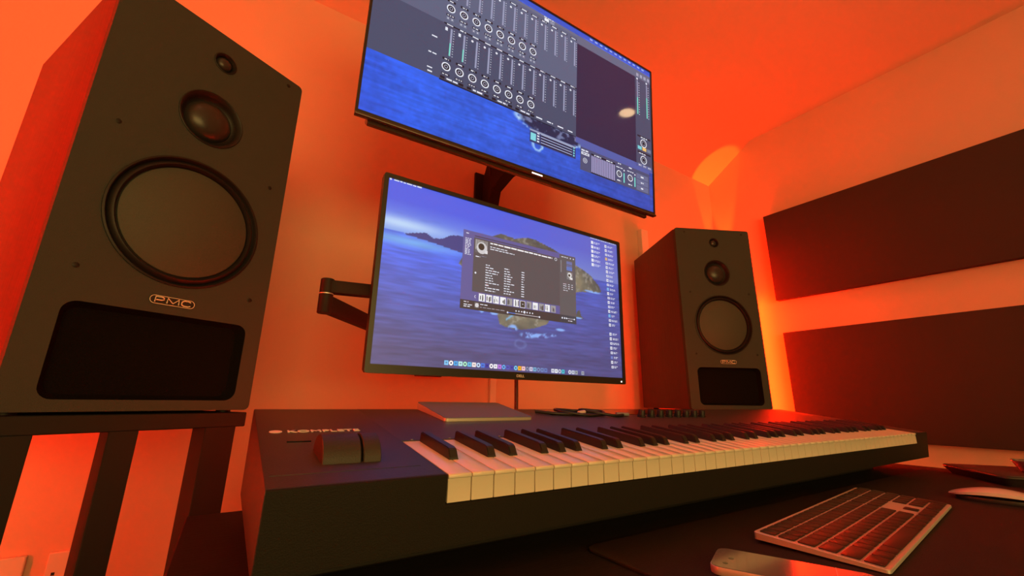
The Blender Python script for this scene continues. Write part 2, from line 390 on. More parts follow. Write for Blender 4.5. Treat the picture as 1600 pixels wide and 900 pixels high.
# keys
def white_key_mesh():
    bm = bmesh.new(); y0 = 0; y1 = .1240; w_ = .0235/2-.00045
    bm_prism(bm, [(y0-.0012, -.0008), (y0-.0002, .0004), (y1, SL*y1), (y1, SL*y1-.012), (y0+.0012, -.0230), (y0+.0004, -.0230), (y0+.0002, -.0036), (y0-.0012, -.0030)], -w_, w_, .00025)
    return bm
first = finish(white_key_mesh(), 'white_key', 'ivory', KB); first.location = (KA+.01175, KY0, -.0630)
for i in range(1, 52):
    o = first.copy(); C.objects.link(o); o.location.x = KA+.01175+.0235*i
bm = bmesh.new(); bw = .0055
prof = [(.0, .0), (.0, .0025), (.005, .0098), (.009, .0108), (.0815, .0108), (.0815, -.006), (.0, -.006)]
bb = [bm.verts.new((-bw*(1 if z < .002 else .84), y, z)) for y, z in prof]; bc = [bm.verts.new((bw*(1 if z < .002 else .84), y, z)) for y, z in prof]
nn = len(prof); bm.faces.new(bb); bm.faces.new(bc[::-1])
for i in range(nn): bm.faces.new((bb[i], bc[i], bc[(i+1) % nn], bb[(i+1) % nn]))
bmesh.ops.recalc_face_normals(bm, faces=bm.faces); bmesh.ops.bevel(bm, geom=[e for e in bm.edges if e.verts[0].co.z > .001 and e.verts[1].co.z > .001], offset=.0009, segments=2, affect='EDGES')
bk = finish(bm, 'black_key', 'ebony', KB); bk.rotation_euler = (math.atan(SL), 0, 0)
blk = []
for i in range(51):
    if 'ABCDEFG'[i % 7] in 'ACDFG': blk.append(KA+.0235*(i+1)+{'A': .0015, 'C': -.0018, 'D': .0018, 'F': -.0025, 'G': 0}['ABCDEFG'[i % 7]])
for i, x in enumerate(blk):
    o = bk if i == 0 else bk.copy()
    if i: C.objects.link(o)
    o.location = (x, .4045, kz(.4045)-.0010)
# light guide windows behind the keys
bm = bmesh.new(); bm_box(bm, -.0012, .0012, -.0008, .0016, 0, .0009); lg = finish(bm, 'key_light', 'grey_plastic', KB)
for i, x in enumerate(sorted([KA+.01175+.0235*j for j in range(52)]+blk)):
    o = lg if i == 0 else lg.copy()
    if i: C.objects.link(o)
    o.location = (x, .4890, kz(.4890)-.0001)
# pitch and modulation wheels in a recess plate
tilt = math.atan(SL)
box('touch_strip', .0545, .0770, .4975, .5025, kz(.5)-.0005, kz(.5)+.0008, 'glass_dark', KB)
def wheel(name, x0, x1):
    bm = bmesh.new(); n = 28; cy, cz, r = .440, kz(.440)-.004, .0275; pr = []
    for i in range(n): 
        a = 2*PI*i/n; pr.append((cy+r*math.cos(a), cz+r*math.sin(a)*.86))
    bm_prism(bm, pr, x0, x1, .0008)
    return finish(bm, name, 'wheel', KB, smooth=30)
wheel('pitch_wheel', .0745, .1075); wheel('modulation_wheel', .1095, .1255)
box('panel_seam', .034, .1550, .3905, .3912, kz(.391)-.001, kz(.391)+.0003, 'black_plastic', KB)
# lettering
lathe = lathe_z('logo_disc', [(0, .0), (.0064, .0), (.0064, .0006), (0, .0006)], 'print', KB, 24, (.0475, .549, kz(.549)-.0001)); lathe.rotation_euler = (tilt, 0, 0)
text('logo_lettering', 'KOMPLETE', .0145, 'print', KB, (.0975, .548, kz(.548)+.0003), (tilt, 0, 0), 1.12, bold=.00012)
# rotary knobs, display glass and buttons
kb_ = None
for i in range(8):
    x = .713+i*.0276
    o = lathe_z('knob', [(0, 0), (.0085, 0), (.0085, .002), (.0072, .003), (.0066, .0130), (.0058, .0142), (0, .0142)], 'rubber', KB, 20, (x, .6085-i*.0011, kz(.6085-i*.0011))) if kb_ is None else kb_.copy()
    if kb_ is not None: C.objects.link(o); o.location = (x, .6085-i*.0011, kz(.6085-i*.0011))
    else: kb_ = o
    o.rotation_euler = (tilt, 0, 0)
prism('display_glass', [(.632, kz(.632)-.001), (.690, kz(.690)-.001), (.690, kz(.690)+.0008), (.632, kz(.632)+.0008)], .500, .945, 'glass_dark', KB)

# ------------------------------------------------------------------ cable loops and trackpad on top of it
def top(x, y, h): return (x, y-.014, Z0+kz(y-.014)+.0030+(h-.004)*.45)
t = thing('cable_coil', 'loose loops of thin black cable on the rear of the piano keyboard', 'cable', (0, 0, 0))
tube('cord', [top(.480, .672, .004), top(.51, .648, .004), top(.55, .640, .004), top(.59, .655, .005), top(.575, .680, .004), top(.53, .676, .010), top(.528, .650, .011), top(.57, .628, .004), top(.62, .640, .004), top(.645, .668, .004), top(.61, .685, .006), top(.585, .665, .011), top(.60, .638, .011), top(.635, .622, .004), top(.665, .628, .004)], .0027, 'cable', t, sub=8)
tube('cord_tag', [top(.560, .642, .0085), top(.580, .648, .0100)], .0036, 'pink_label', t, sub=4)
tube('plug', [top(.650, .632, .006), top(.680, .628, .006)], .0036, 'grey_plastic', t, sub=3)
t = thing('trackpad', 'flat grey computer trackpad lying on top of the piano keyboard', 'trackpad', (.2675, .590, Z0+kz(.590)+.0003), .022)
t.rotation_euler = (tilt, 0, .022)
def tp(x, y): return .0042+y/.115*.0062
bm = bmesh.new(); pts = rrect(.160, .115, .006, 5, .080, .0575)
a = [bm.verts.new((x, y, 0)) for x, y in pts]; b = [bm.verts.new((x, y, tp(x, y))) for x, y in pts]; n = len(pts)
bm.faces.new(a); bm.faces.new(b)
for i in range(n): bm.faces.new((a[i], a[(i+1) % n], b[(i+1) % n], b[i]))
bmesh.ops.recalc_face_normals(bm, faces=bm.faces); finish(bm, 'base', 'silver', t)
bm = bmesh.new(); pts = rrect(.159, .114, .0055, 5, .080, .0575)
a = [bm.verts.new((x, y, tp(x, y)-.0001)) for x, y in pts]; b = [bm.verts.new((x, y, tp(x, y)+.0009)) for x, y in pts]
bm.faces.new(a); bm.faces.new(b)
for i in range(n): bm.faces.new((a[i], a[(i+1) % n], b[(i+1) % n], b[i]))
bmesh.ops.recalc_face_normals(bm, faces=bm.faces); finish(bm, 'touch_surface', 'trackpad', t)

# ------------------------------------------------------------------ computer keyboard
t = thing('computer_keyboard', 'slim silver computer keyboard with black keys on the desk mat', 'computer keyboard', (.5204, .1738, MT), .1119); CK = t
bm = bmesh.new(); pts = rrect(.418, .115, .004, 4, .209, .0575); n = len(pts)
def fz(y): return .0040+y/.115*.0070
a = [bm.verts.new((x, y, .0008+y/.115*.003)) for x, y in pts]; b = [bm.verts.new((x, y, fz(y))) for x, y in pts]
bm.faces.new(a); ft = bm.faces.new(b)
for i in range(n): bm.faces.new((a[i], a[(i+1) % n], b[(i+1) % n], b[i]))
bmesh.ops.recalc_face_normals(bm, faces=bm.faces); bmesh.ops.bevel(bm, geom=list(ft.edges), offset=.0005, segments=1, affect='EDGES')
finish(bm, 'frame', 'silver', t)
for x in (.03, .388): box('foot', x-.012, x+.012, .096, .104, 0, .0038, 'rubber', t)
for x in (.03, .388): box('foot', x-.012, x+.012, .006, .011, 0, .0012, 'rubber', t)
U = .02727*.682; PY = .0181; X0 = .0042; kc = {}
ks = math.atan(.0070/.115)
def keycap(x0, x1, row, rows=1):
    wd, hd = round(x1-x0-.0016, 5), round(PY*rows-.0027, 5)
    if (wd, hd) not in kc:
        bm = bmesh.new(); bm_plan(bm, rrect(wd, hd, .0016, 2), 0, .0013, .0004)
        o = finish(bm, 'keycap', 'keycap', CK); kc[(wd, hd)] = o
    else: o = kc[(wd, hd)].copy(); C.objects.link(o)
    y = .115-.0033-PY*(row+rows/2)
    o.location = ((x0+x1)/2, y, fz(y)-.0002); o.rotation_euler = (ks, 0, 0)
ROWS = [[15/14]*14, [1]*13+[2], [1.5]+[1]*12+[1.5], [1.75]+[1]*11+[2.25], [2.25]+[1]*10+[2.75], [1.5, 1.25, 1.25, 6, 1.25, 1.25, 1.25, 1.25]]
for r_, row in enumerate(ROWS):
    x = X0
    for u_ in row: keycap(x, x+u_*U, r_); x += u_*U
NX = X0+15*U+.0040; PX = NX+3*U+.0040
for r_ in range(6):
    for k in range(3):
        if r_ == 3 or (r_ == 4 and k != 1): continue
        keycap(NX+k*U, NX+(k+1)*U, r_)
    for k in range(4):
        if r_ == 4 and k == 3: keycap(PX+3*U, PX+4*U, 4, 2)
        elif r_ == 5 and k == 3: continue
        elif r_ == 5 and k == 0: keycap(PX, PX+2*U, 5)
        elif r_ == 5 and k == 1: continue
        else: keycap(PX+k*U, PX+(k+1)*U, r_)

# ------------------------------------------------------------------ phone, mouse, tray, cup
t = thing('phone', 'slim silver phone with a glossy top lying on the desk mat, near the front', 'phone', (.4337, .2163, MT), math.radians(24))
bm = bmesh.new(); bm_plan(bm, rrect(.0585, .124, .010, 6), .0004, .0072, .0009); finish(bm, 'casing', 'silver', t)
bm = bmesh.new(); bm_plan(bm, rrect(.0570, .1225, .0093, 6), .0070, .0076); finish(bm, 'glossy_face', 'mirror', t)
for x, y in ((-.016, .050), (.0, .047)): lathe_z('lens', [(0, 0), (.0022, 0), (.0022, .0004), (0, .0004)], 'glass_dark', t, 14, (x, y, .0074))
box('dividing_line', -.0285, .0285, -.0335, -.0328, .0070, .0078, 'silver', t)

t = thing('mouse', 'white curved computer mouse on the desk mat beside the computer keyboard', 'mouse', (1.060, .192, MT), math.radians(12))
def shell(z_lo, hgt, sx, sy, zmid=None, name='shell', m='white_gloss'):
    bm = bmesh.new(); nr, na = 9, 40; rings = []
    for i in range(nr):
        s = 1-i/nr; ring = []
        for j in range(na):
            a = 2*PI*j/na; e = .55
            x = sx*math.copysign(abs(math.cos(a))**.75, math.cos(a))*s; y = sy*math.copysign(abs(math.sin(a))**.85, math.sin(a))*s
            q = y/sy; z = z_lo+hgt*((1-q*q)*.93+.0)*(1-.32*(x/sx)**2)
            ring.append(bm.verts.new((x, y, z)))
        rings.append(ring)
    c = bm.verts.new((0, 0, z_lo+hgt*.93))
    for a, b in zip(rings, rings[1:]):
        for j in range(na): bm.faces.new((a[j], a[(j+1) % na], b[(j+1) % na], b[j]))
    for j in range(na): bm.faces.new((rings[-1][j], rings[-1][(j+1) % na], c))
    lo = [bm.verts.new((v.co.x*.97, v.co.y*.97, z_lo-.0015+(v.co.z-z_lo)*.62)) for v in rings[0]]
    for j in range(na): bm.faces.new((rings[0][(j+1) % na], rings[0][j], lo[j], lo[(j+1) % na]))
    bm.faces.new(lo[::-1]); bmesh.ops.recalc_face_normals(bm, faces=bm.faces)
    return finish(bm, name, m, t, smooth=60)
shell(.0065, .0150, .0285, .0567)
bm = bmesh.new(); pts = [(.024*math.copysign(abs(math.cos(a))**.75, math.cos(a)), .049*math.sin(a)) for a in [2*PI*i/32 for i in range(32)]]
bm_plan(bm, pts, 0, .0062, .001); finish(bm, 'base', 'black_plastic', t)

t = thing('flat_case', 'flat black case at the far right end of the desk, under a metal dish', 'case', (1.402, .208, MT), math.radians(38))
bm = bmesh.new(); pin = rrect(.200, .180, .016, 4); rings = []
for q_, z in ((.90, .0), (.985, .0125), (1.0, .0150), (.995, .0172), (.985, .0180)):
    rings.append([bm.verts.new((x*q_, y*q_, z)) for x, y in pin])
n = len(pin); bm.faces.new(rings[0]); bm.faces.new(rings[-1])
for a, b in zip(rings, rings[1:]):
    for i in range(n): bm.faces.new((a[i], a[(i+1) % n], b[(i+1) % n], b[i]))
bmesh.ops.recalc_face_normals(bm, faces=bm.faces); finish(bm, 'body', 'black_plastic', t)
bm = bmesh.new(); bm_plan(bm, rrect(.186, .166, .012, 4), .0178, .0188, .0004); finish(bm, 'lid', 'case_top', t)
t = thing('metal_cup', 'small tapered shiny metal dish on the flat black case, at the right picture edge', 'dish', (1.402, .183, MT+.0188))
lathe_z('bowl', [(0, 0), (.026, 0), (.030, .003), (.037, .020), (.0385, .021), (.0385, .0225), (.036, .0225), (.029, .005), (0, .004)], 'mirror', t, 40)

# ------------------------------------------------------------------ screens
def noise2(h, w_, cells, seed):
    rs = np.random.RandomState(seed); out = np.zeros((h, w_)); amp = 1; tot = 0
    for (cy, cx) in cells:
        g = rs.rand(cy+2, cx+2); yy = np.linspace(0, cy, h); xx = np.linspace(0, cx, w_)
        y0 = yy.astype(int); x0 = xx.astype(int); fy = (yy-y0)[:, None]; fx = (xx-x0)[None, :]; fy = fy*fy*(3-2*fy); fx = fx*fx*(3-2*fx)
        a = g[y0][:, x0]; b = g[y0][:, x0+1]; c = g[y0+1][:, x0]; d = g[y0+1][:, x0+1]
        out += amp*((a*(1-fx)+b*fx)*(1-fy)+(c*(1-fx)+d*fx)*fy); tot += amp; amp *= .55
    return out/tot
def inpoly(u, v, poly):
    ins = np.zeros(u.shape, bool); n = len(poly)
    for i in range(n):
        x1, y1 = poly[i]; x2, y2 = poly[(i+1) % n]
        if y1 == y2: continue
        c = ((y1 > v) != (y2 > v)) & (u < (x2-x1)*(v-y1)/(y2-y1)+x1); ins ^= c
    return ins
def srgb_lin(a): a = np.clip(a/255., 0, 1); return np.where(a <= .04045, a/12.92, ((a+.055)/1.055)**2.4)
def mixc(img, mask, col): 
    m_ = np.clip(mask, 0, 1)[..., None]; return img*(1-m_)+np.array(col, float)*m_
def wallpaper(kind, H=190, W=336):
    v, u = np.mgrid[0:H, 0:W]; v = v/(H-1); u = u/(W-1)
    N1 = noise2(H, W, [(6, 8), (14, 18), (32, 40), (70, 90)], 1); N2 = noise2(H, W, [(90, 14), (180, 30)], 2); N3 = noise2(H, W, [(10, 4), (26, 9), (60, 24)], 3); N4 = noise2(H, W, [(40, 70), (90, 160)], 4)
    img = np.zeros((H, W, 3))
    if kind == 'low':
        hz = .705-.02*u
        t_ = np.clip((v-hz)/(1-hz), 0, 1)
        sky = mixc(mixc(np.zeros((H, W, 3))+[120, 160, 235], t_*1.6, [62, 90, 225]), (u-.35)*1.1, [100, 104, 180])
        glow = np.exp(-((u-.05)/.16)**2-((v-.755)/.035)**2); sky = mixc(sky, glow*.95, [185, 215, 250])
        cl = np.clip((N3-.45)*3.5, 0, 1)*np.exp(-((v-.815)/.045)**2)*np.clip(1.15-u*2.2, 0, 1); sky = mixc(sky, cl*.9, [45, 60, 150])
        sea = mixc(np.zeros((H, W, 3))+[66, 104, 232], (.62-v)*1.9, [74, 76, 130]); sea = mixc(sea, (u-.3)*.9, [64, 72, 140])
        sea = sea*(1+(N2-.5)[..., None]*.34)
        band = np.exp(-((v-.66)/.03)**2-((u-.08)/.18)**2); sea = mixc(sea, band*.75, [120, 190, 245])
        img = np.where((v > hz)[..., None], sky, sea)
        mt = inpoly(u, v, [(.06, .70), (.09, .715), (.134, .734), (.16, .712), (.19, .722), (.219, .755), (.25, .765), (.30, .77), (.30, .655), (.16, .685)])
        img = mixc(img, mt*1.0, [46, 58, 130])
        isl = inpoly(u, v, [(.252, .595), (.265, .64), (.30, .72), (.36, .80), (.411, .845), (.47, .835), (.52, .862), (.558, .866), (.60, .85), (.64, .835), (.675, .816), (.70, .775), (.76, .755), (.80, .735), (.842, .703), (.885, .64), (.899, .60), (.87, .585), (.80, .575), (.766, .563), (.70, .50), (.66, .40), (.615, .31), (.56, .275), (.50, .255), (.44, .262), (.415, .275), (.405, .33), (.36, .345), (.33, .45), (.29, .56)])
        isl |= inpoly(u, v, [(.755, .38), (.765, .43), (.777, .44), (.785, .40), (.80, .385)])
        c = np.zeros((H, W, 3))+[84, 86, 84]; c = mixc(c, np.clip((N1-.5)*4, 0, 1), [128, 122, 104]); c = mixc(c, np.clip((N4-.62)*6, 0, 1)*.6, [160, 158, 150]); c = mixc(c, np.clip((.42-N1)*5, 0, 1), [56, 62, 70])
        img = np.where(isl[..., None], c, img)
        def foam(cx, cy, rx, ry, th, col, s=1.0, thr=.45):
            d = np.sqrt(((u-cx)/rx)**2+((v-cy)/ry)**2)+(N4-.5)*.7
            return np.clip(1-abs(d-1)/th, 0, 1)*np.clip((N1-thr+.15)*4, .2, 1)*s
        img = mixc(img, foam(.50, .166, .020, .022, .5, 0), [160, 200, 255])
        for cx, cy, rx, ry in ((.535, .228, .035, .018), (.585, .232, .04, .014), (.47, .262, .02, .02), (.63, .245, .03, .010), (.345, .337, .022, .012), (.39, .333, .02, .008), (.68, .287, .022, .009), (.84, .586, .06, .008), (.77, .385, .02, .006)):
            d = ((u-cx)/rx)**2+((v-cy)/ry)**2; img = mixc(img, np.clip(1.4-d, 0, 1)*np.clip((N4-.36)*6, 0, 1), [130, 175, 245])
        sk = np.clip(1-abs((v-.33)-(u-.46)*1.2)/.012, 0, 1)*((u > .44) & (u < .49)); img = mixc(img, sk, [120, 180, 225])
    else:
        img = np.zeros((H, W, 3))+[44, 98, 232]; img = mixc(img, (u-.15)*1.0, [56, 76, 168]); img = mixc(img, np.exp(-((u)/.1)**2)*.3+np.clip(.1-v, 0, 1)*2, [38, 70, 190])
        img = mixc(img, (v > .9)*.9, [70, 100, 215])
        img = img*(1+(N2-.5)[..., None]*.22+(N4-.5)[..., None]*.16+(N1-.5)[..., None]*.18)
        d = ((u-.56)/.13)**2+((v-.285)/.065)**2; rock = np.clip((1.1-d)*3, 0, 1)
        img = mixc(img, rock, [36, 44, 78]); img = mixc(img, rock*np.clip((N4-.55)*6, 0, 1), [110, 120, 160])
        edge = np.clip(1-abs(d-1.05)/.3, 0, 1)*np.clip((N4-.38)*5, 0, 1); img = mixc(img, edge, [190, 225, 250])
        d = np.sqrt(((u-.50)/.017)**2+((v-.148)/.026)**2)+(N4-.5)*.6; img = mixc(img, np.clip(1-abs(d-1)/.4, 0, 1), [170, 215, 250])
    return np.clip(img, 0, 255), H, W
def wall_mesh(kind, sw, sh, parent, m, y):
    img, H, W = wallpaper(kind); col = np.ones((H, W, 4)); col[..., :3] = srgb_lin(img)
    v, u = np.mgrid[0:H, 0:W]; co = np.zeros((H, W, 3)); co[..., 0] = (u/(W-1)-.5)*sw; co[..., 2] = (v/(H-1)-.5)*sh; co[..., 1] = y
    me = bpy.data.meshes.new('screen'); nf = (H-1)*(W-1)
    idx = (np.arange(H-1)[:, None]*W+np.arange(W-1)[None, :]).ravel(); q = np.stack([idx, idx+1, idx+W+1, idx+W], 1)
    me.vertices.add(H*W); me.vertices.foreach_set('co', co.ravel()); me.loops.add(nf*4); me.loops.foreach_set('vertex_index', q.ravel())
    me.polygons.add(nf); me.polygons.foreach_set('loop_start', np.arange(nf)*4); me.update(calc_edges=True); me.validate()
    at = me.color_attributes.new('Col', 'FLOAT_COLOR', 'POINT'); at.data.foreach_set('color', col.ravel())
    me.materials.append(m); o = bpy.data.objects.new('screen', me); C.objects.link(o); o.parent = parent; return o
class UI:
    def __init__(s, sw, sh, y): s.v = []; s.f = []; s.c = []; s.sw, s.sh, s.y = sw, sh, y
    def poly(s, pts, col, lay=0):
        b = len(s.v); s.v += [((u-.5)*s.sw, s.y-.00008*lay, (v-.5)*s.sh) for u, v in pts]; s.f.append(tuple(range(b, b+len(pts)))); s.c += [col]*len(pts)
    def rect(s, u0, v0, u1, v1, col, lay=0): s.poly([(u0, v0), (u1, v0), (u1, v1), (u0, v1)], col, lay)
    def disc(s, u, v, r, col, lay=0, n=14): s.poly([(u+r/s.sw*math.cos(2*PI*i/n), v+r/s.sh*math.sin(2*PI*i/n)) for i in range(n)], col, lay)
    def ring(s, u, v, r, th, col, lay=0, n=20, a0=0, a1=2*PI):
        for i in range(n):
            a, b = a0+(a1-a0)*i/n, a0+(a1-a0)*(i+1)/n
            s.poly([(u+q/s.sw*math.cos(k), v+q/s.sh*math.sin(k)) for q, k in ((r-th, a), (r, a), (r, b), (r-th, b))], col, lay)
    def scribble(s, u0, u1, v, h, col, lay=0, lines=1, word=.012):
        """small illegible text: short dashes"""
        for k in range(lines):
            x = u0; vv = v-k*h*1.7
            end = u1-(random.random()*.35*(u1-u0) if k else 0)
            while x < end-.001:
                w_ = min(word*random.uniform(.5, 1.4), end-x); s.rect(x, vv-h*random.uniform(.35, .5), x+w_, vv+h*random.uniform(.3, .5), col, lay); x += w_+.0030
    def build(s, name, parent, m):
        me = bpy.data.meshes.new(name); me.from_pydata(s.v, [], s.f)
        at = me.color_attributes.new('Col', 'FLOAT_COLOR', 'POINT'); at.data.foreach_set('color', [x for c in s.c for x in (lin(c[0]), lin(c[1]), lin(c[2]), 1)])
        me.materials.append(m); o = bpy.data.objects.new(name, me); C.objects.link(o); o.parent = parent; return o

# ---- lower monitor
LW, LH = .611, .3555
t = thing('monitor', 'lower black computer monitor, angled screen with dock of small icons along its bottom', 'monitor', (.4795, .7052, Z0+.2217), .0076, 'screens above the desk')
t.rotation_euler = (.0142, 0, .0076); LM_ = t
hb = plate_xz('bezel', rrect(LW, LH+.004, .004, 3, 0, -.001), [rrect(LW-.017, LH-.019, .0005, 1, 0, .0022)], 0, .010, 'bezel', t)
bm = bmesh.new(); bm_box(bm, -LW/2+.001, LW/2-.001, .0095, .022, -LH/2, LH/2, .003, 2); bm_box(bm, -.20, .20, .020, .048, -.12, .11, .008, 2)
finish(bm, 'back_shell', 'bezel', t)
iw, ih = LW-.016, LH-.018
sc = wall_mesh('low', iw, ih, t, M['screen_low'], .0030); sc.location = (0, 0, .0022)
text('badge_lettering', 'DELL', .0072, 'print', hb, (0, -.0003, -LH/2+.0040), (PI/2, 0, 0), 1.2, bold=.0001)
box('power_light', .2885, .2915, -.0008, .001, -LH/2+.0015, -LH/2+.0045, 'led_white', t)
# uv here are fractions of the whole front; convert to screen area
def cv(u, v): return ((u-.5)*LW/iw+.5, ((v-.5)*LH-.0022)/ih+.5)
class UL(UI):
    def poly(s, pts, col, lay=0): UI.poly(s, [cv(*p) for p in pts], col, lay)
W_ = (225, 230, 245)
g = UL(iw, ih, .0026)
g.rect(.270, .352, .752, .803, (86, 86, 150)); g.rect(.310, .455, .673, .770, (76, 74, 84), 1); g.rect(.270, .352, .752, .402, (50, 48, 58), 1)
g.rect(.673, .352, .752, .800, (84, 84, 92), 1); g.rect(.312, .776, .57, .783, (60, 60, 90), 1)
g.scribble(.280, .292, .785, .006, W_, 2, 1)
g.scribble(.278, .300, .755, .0055, W_, 2, 11, .008)
g.rect(.315, .684, .363, .762, (96, 96, 104), 2)
for k in range(9): g.rect(.316+k*.0052, .70+random.random()*.03, .319+k*.0052, .761, (150+random.randint(-30, 50),)*3, 3)
g.disc(.340, .715, .012, (200, 200, 205), 4); g.disc(.338, .722, .007, (40, 40, 45), 5); g.rect(.352, .686, .362, .705, (220, 220, 225), 4)
g.scribble(.372, .638, .757, .0095, (245, 245, 250), 2, 1, .020)
g.scribble(.372, .440, .735, .006, W_, 2, 1); g.scribble(.372, .47, .722, .006, W_, 2, 1)
g.ring(.655, .756, .0035, .001, W_, 2, 10)
g.scribble(.340, .358, .667, .004, (120, 125, 150), 2); g.scribble(.318, .335, .660, .006, W_, 2)
for i in range(11):
    v = .621-i*.0148
    g.scribble(.357, .357+random.uniform(.012, .055), v, .006, W_, 2); g.scribble(.430, .430+random.uniform(.02, .042), v, .006, W_, 2); g.scribble(.501, .513, v, .006, W_, 2)
g.disc(.320, .563, .002, W_, 2, 8)
g.ring(.325, .427, .003, .001, W_, 2, 4, 1.7, 4.6)
xs = [.336+i*.0268 for i in range(12)]
for i, x in enumerate(xs):
    dark = i in (4, 7, 9, 11); c = (150, 150, 155) if dark else (236, 238, 242)
    if i == 6: g.rect(x, .405, x+.022, .447, (225, 225, 230), 2); g.rect(x+.002, .408, x+.020, .444, (50, 48, 50), 3); g.disc(x+.011, .427, .0012, W_, 4, 6); continue
    g.rect(x, .406, x+.0225, .449, c, 2)
    for k in range(4): 
        px_ = x+random.uniform(.002, .018); g.rect(px_, .408+random.random()*.01, px_+random.uniform(.001, .004), .425+random.random()*.02, (70, 70, 78), 3)
g.scribble(.283, .300, .392, .005, W_, 2); g.scribble(.283, .316, .377, .006, W_, 2, 2)
g.rect(.322, .366, .338, .395, (110, 110, 118), 2); g.disc(.330, .38, .004, (210, 210, 215), 3)
g.scribble(.342, .372, .388, .005, W_, 2); g.scribble(.342, .438, .372, .005, (150, 150, 165), 2)
g.rect(.447, .3635, .58, .3665, (200, 200, 210), 2); g.rect(.447, .3635, .478, .3665, (70, 130, 250), 3); g.disc(.447, .365, .002, W_, 3, 8); g.disc(.58, .365, .002, W_, 3, 8)
for k in range(7): g.disc(.481+k*.0115, .381, .0028 if k == 3 else .0016, W_, 2, 8)
g.scribble(.682, .715, .785, .005, W_, 2); g.disc(.727, .785, .0016, W_, 2, 8); g.disc(.742, .785, .0016, W_, 2, 8)
g.rect(.707, .742, .735, .762, (96, 112, 170), 2); g.rect(.707, .700, .735, .726, (84, 116, 190), 2); g.rect(.707, .728, .735, .738, (96, 100, 150), 2)
g.rect(.708, .640, .737, .690, (120, 120, 125), 2); g.disc(.722, .67, .006, (215, 215, 215), 3); g.disc(.720, .668, .003, (40, 40, 40), 4); g.rect(.722, .641, .736, .655, (225, 225, 225), 3)
g.rect(.680, .68, .6815, .76, (180, 180, 190), 2)
for v in (.605, .592, .578): g.scribble(.690, .706, v, .004, W_, 2); g.scribble(.714, .722, v, .005, W_, 2); g.scribble(.730, .737, v, .005, W_, 2)
g.scribble(.690, .715, .563, .004, W_, 2)
g.disc(.684, .382, .002, W_, 2, 8); g.disc(.695, .382, .002, W_, 2, 8); g.rect(.704, .381, .742, .383, W_, 2); g.disc(.704, .382, .0018, W_, 3, 8); g.disc(.742, .382, .0018, W_, 3, 8); g.scribble(.712, .735, .368, .005, W_, 2)
g.build('music_window', sc, M['screen_low'])
g = UL(iw, ih, .0026)
g.scribble(.030, .118, .9755, .008, (220, 228, 250), 1, 1, .014); g.disc(.020, .9755, .002, W_, 1, 8); g.scribble(.835, .983, .9755, .006, (215, 220, 240), 1, 1, .008)
g.build('menu_bar', sc, M['screen_low'])
g = UL(iw, ih, .0026)
for i in range(6):
    v = .944-i*.0322; g.rect(.838, v-.011, .850, v+.011, (225, 228, 240), 1); g.scribble(.853, .886, v+.004, .005, W_, 1, 2, .01)
cols = [(225, 228, 240)]*28; cols[3] = (240, 190, 60); cols[10] = (110, 185, 240); cols[16] = (90, 190, 240); cols[25] = (80, 110, 200)
for i in range(28):
    v = .943-i*.0312; k = i % 5; u0 = .914+i*.0005
    if i == 19: continue
    if k in (0, 1, 3): g.rect(u0, v-.010, u0+.011, v+.010, cols[i], 1); g.rect(u0+.003, v-.005, u0+.008, v+.004, (150, 155, 180), 2)
    else: g.rect(u0+.001, v-.008, u0+.013, v+.008, cols[i], 1); g.disc(u0+.007, v, .0018, (110, 120, 170), 2, 8)
    g.scribble(u0+.017, u0+random.uniform(.034, .052), v+.004, .0045, W_, 1, 2, .009)
g.build('desktop_icons', sc, M['screen_low'])
g = UL(iw, ih, .0026)
dc = [(120, 200, 250), (250, 250, 250), (60, 170, 240), (180, 235, 240), (170, 240, 200), (90, 190, 240), (250, 235, 235), (190, 220, 250), (60, 120, 230), (40, 50, 160), (250, 245, 250), (240, 240, 250), (190, 120, 230), (90, 170, 240), (70, 80, 190), (60, 60, 170), (110, 200, 240), (250, 180, 30), (245, 200, 210), (130, 140, 170), (200, 200, 230), (110, 170, 210), (110, 140, 190), (100, 130, 190), (90, 120, 190), None, (210, 215, 235), (230, 235, 245), (190, 200, 220), (60, 190, 210), None, (215, 220, 235), (190, 200, 220), (150, 160, 170), None, (150, 160, 180)]
for i, c in enumerate(dc):
    if not c: continue
    u = .236+i*.0155; v = .060-i*.0003
    if i % 3 == 1: g.disc(u, v, .0042, c, 1, 12); g.disc(u, v, .0018, (60, 60, 110), 2, 8)
    else: g.rect(u-.0066, v-.0115, u+.0066, v+.0115, c, 1); g.rect(u-.003, v-.004, u+.003, v+.005, tuple(int(q*.7) for q in c), 2)
g.build('dock_icons', sc, M['screen_low'])

# ---- upper screen
UW, UH = .970, .5538
t = thing('monitor', 'upper large wide screen showing a mixer window, tilted down above the lower monitor', 'monitor', (.6175, .8206, Z0+.8839), -.0213, 'screens above the desk')
t.rotation_euler = (.0622, 0, -.0213); UM = t
plate_xz('bezel', rrect(UW, UH, .003, 2), [rrect(UW-.012, UH-.014, .0005, 1, 0, .001)], 0, .008, 'bezel', t)
prism('chin', [(-.004, -UH/2-.006), (-.004, -UH/2+.0002), (.010, -UH/2+.0002), (.010, -UH/2-.006)], -UW/2, UW/2, 'tv_shell', t, bev=.0012, seg=2)
bm = bmesh.new(); bm_box(bm, -UW/2+.002, UW/2-.002, .0075, .020, -UH/2, UH/2, .003, 2); bm_prism(bm, [(.018, -UH/2-.012), (.048, -UH/2+.004), (.058, -.02), (.045, .03), (.018, .05)], -UW/2+.03, UW/2-.03, .004, 2)
bm_box(bm, -UW/2+.03, UW/2-.03, .010, .022, -UH/2-.014, -UH/2+.01, .002)
finish(bm, 'back_shell', 'tv_shell', t)
box('logo_plate', -.019, .016, -.0048, -.0038, -UH/2-.0048, -UH/2-.0012, 'led_white', t)
uw, uh = UW-.010, UH-.012
sc = wall_mesh('up', uw, uh, t, M['screen_up'], .0030); sc.location = (0, 0, .001)
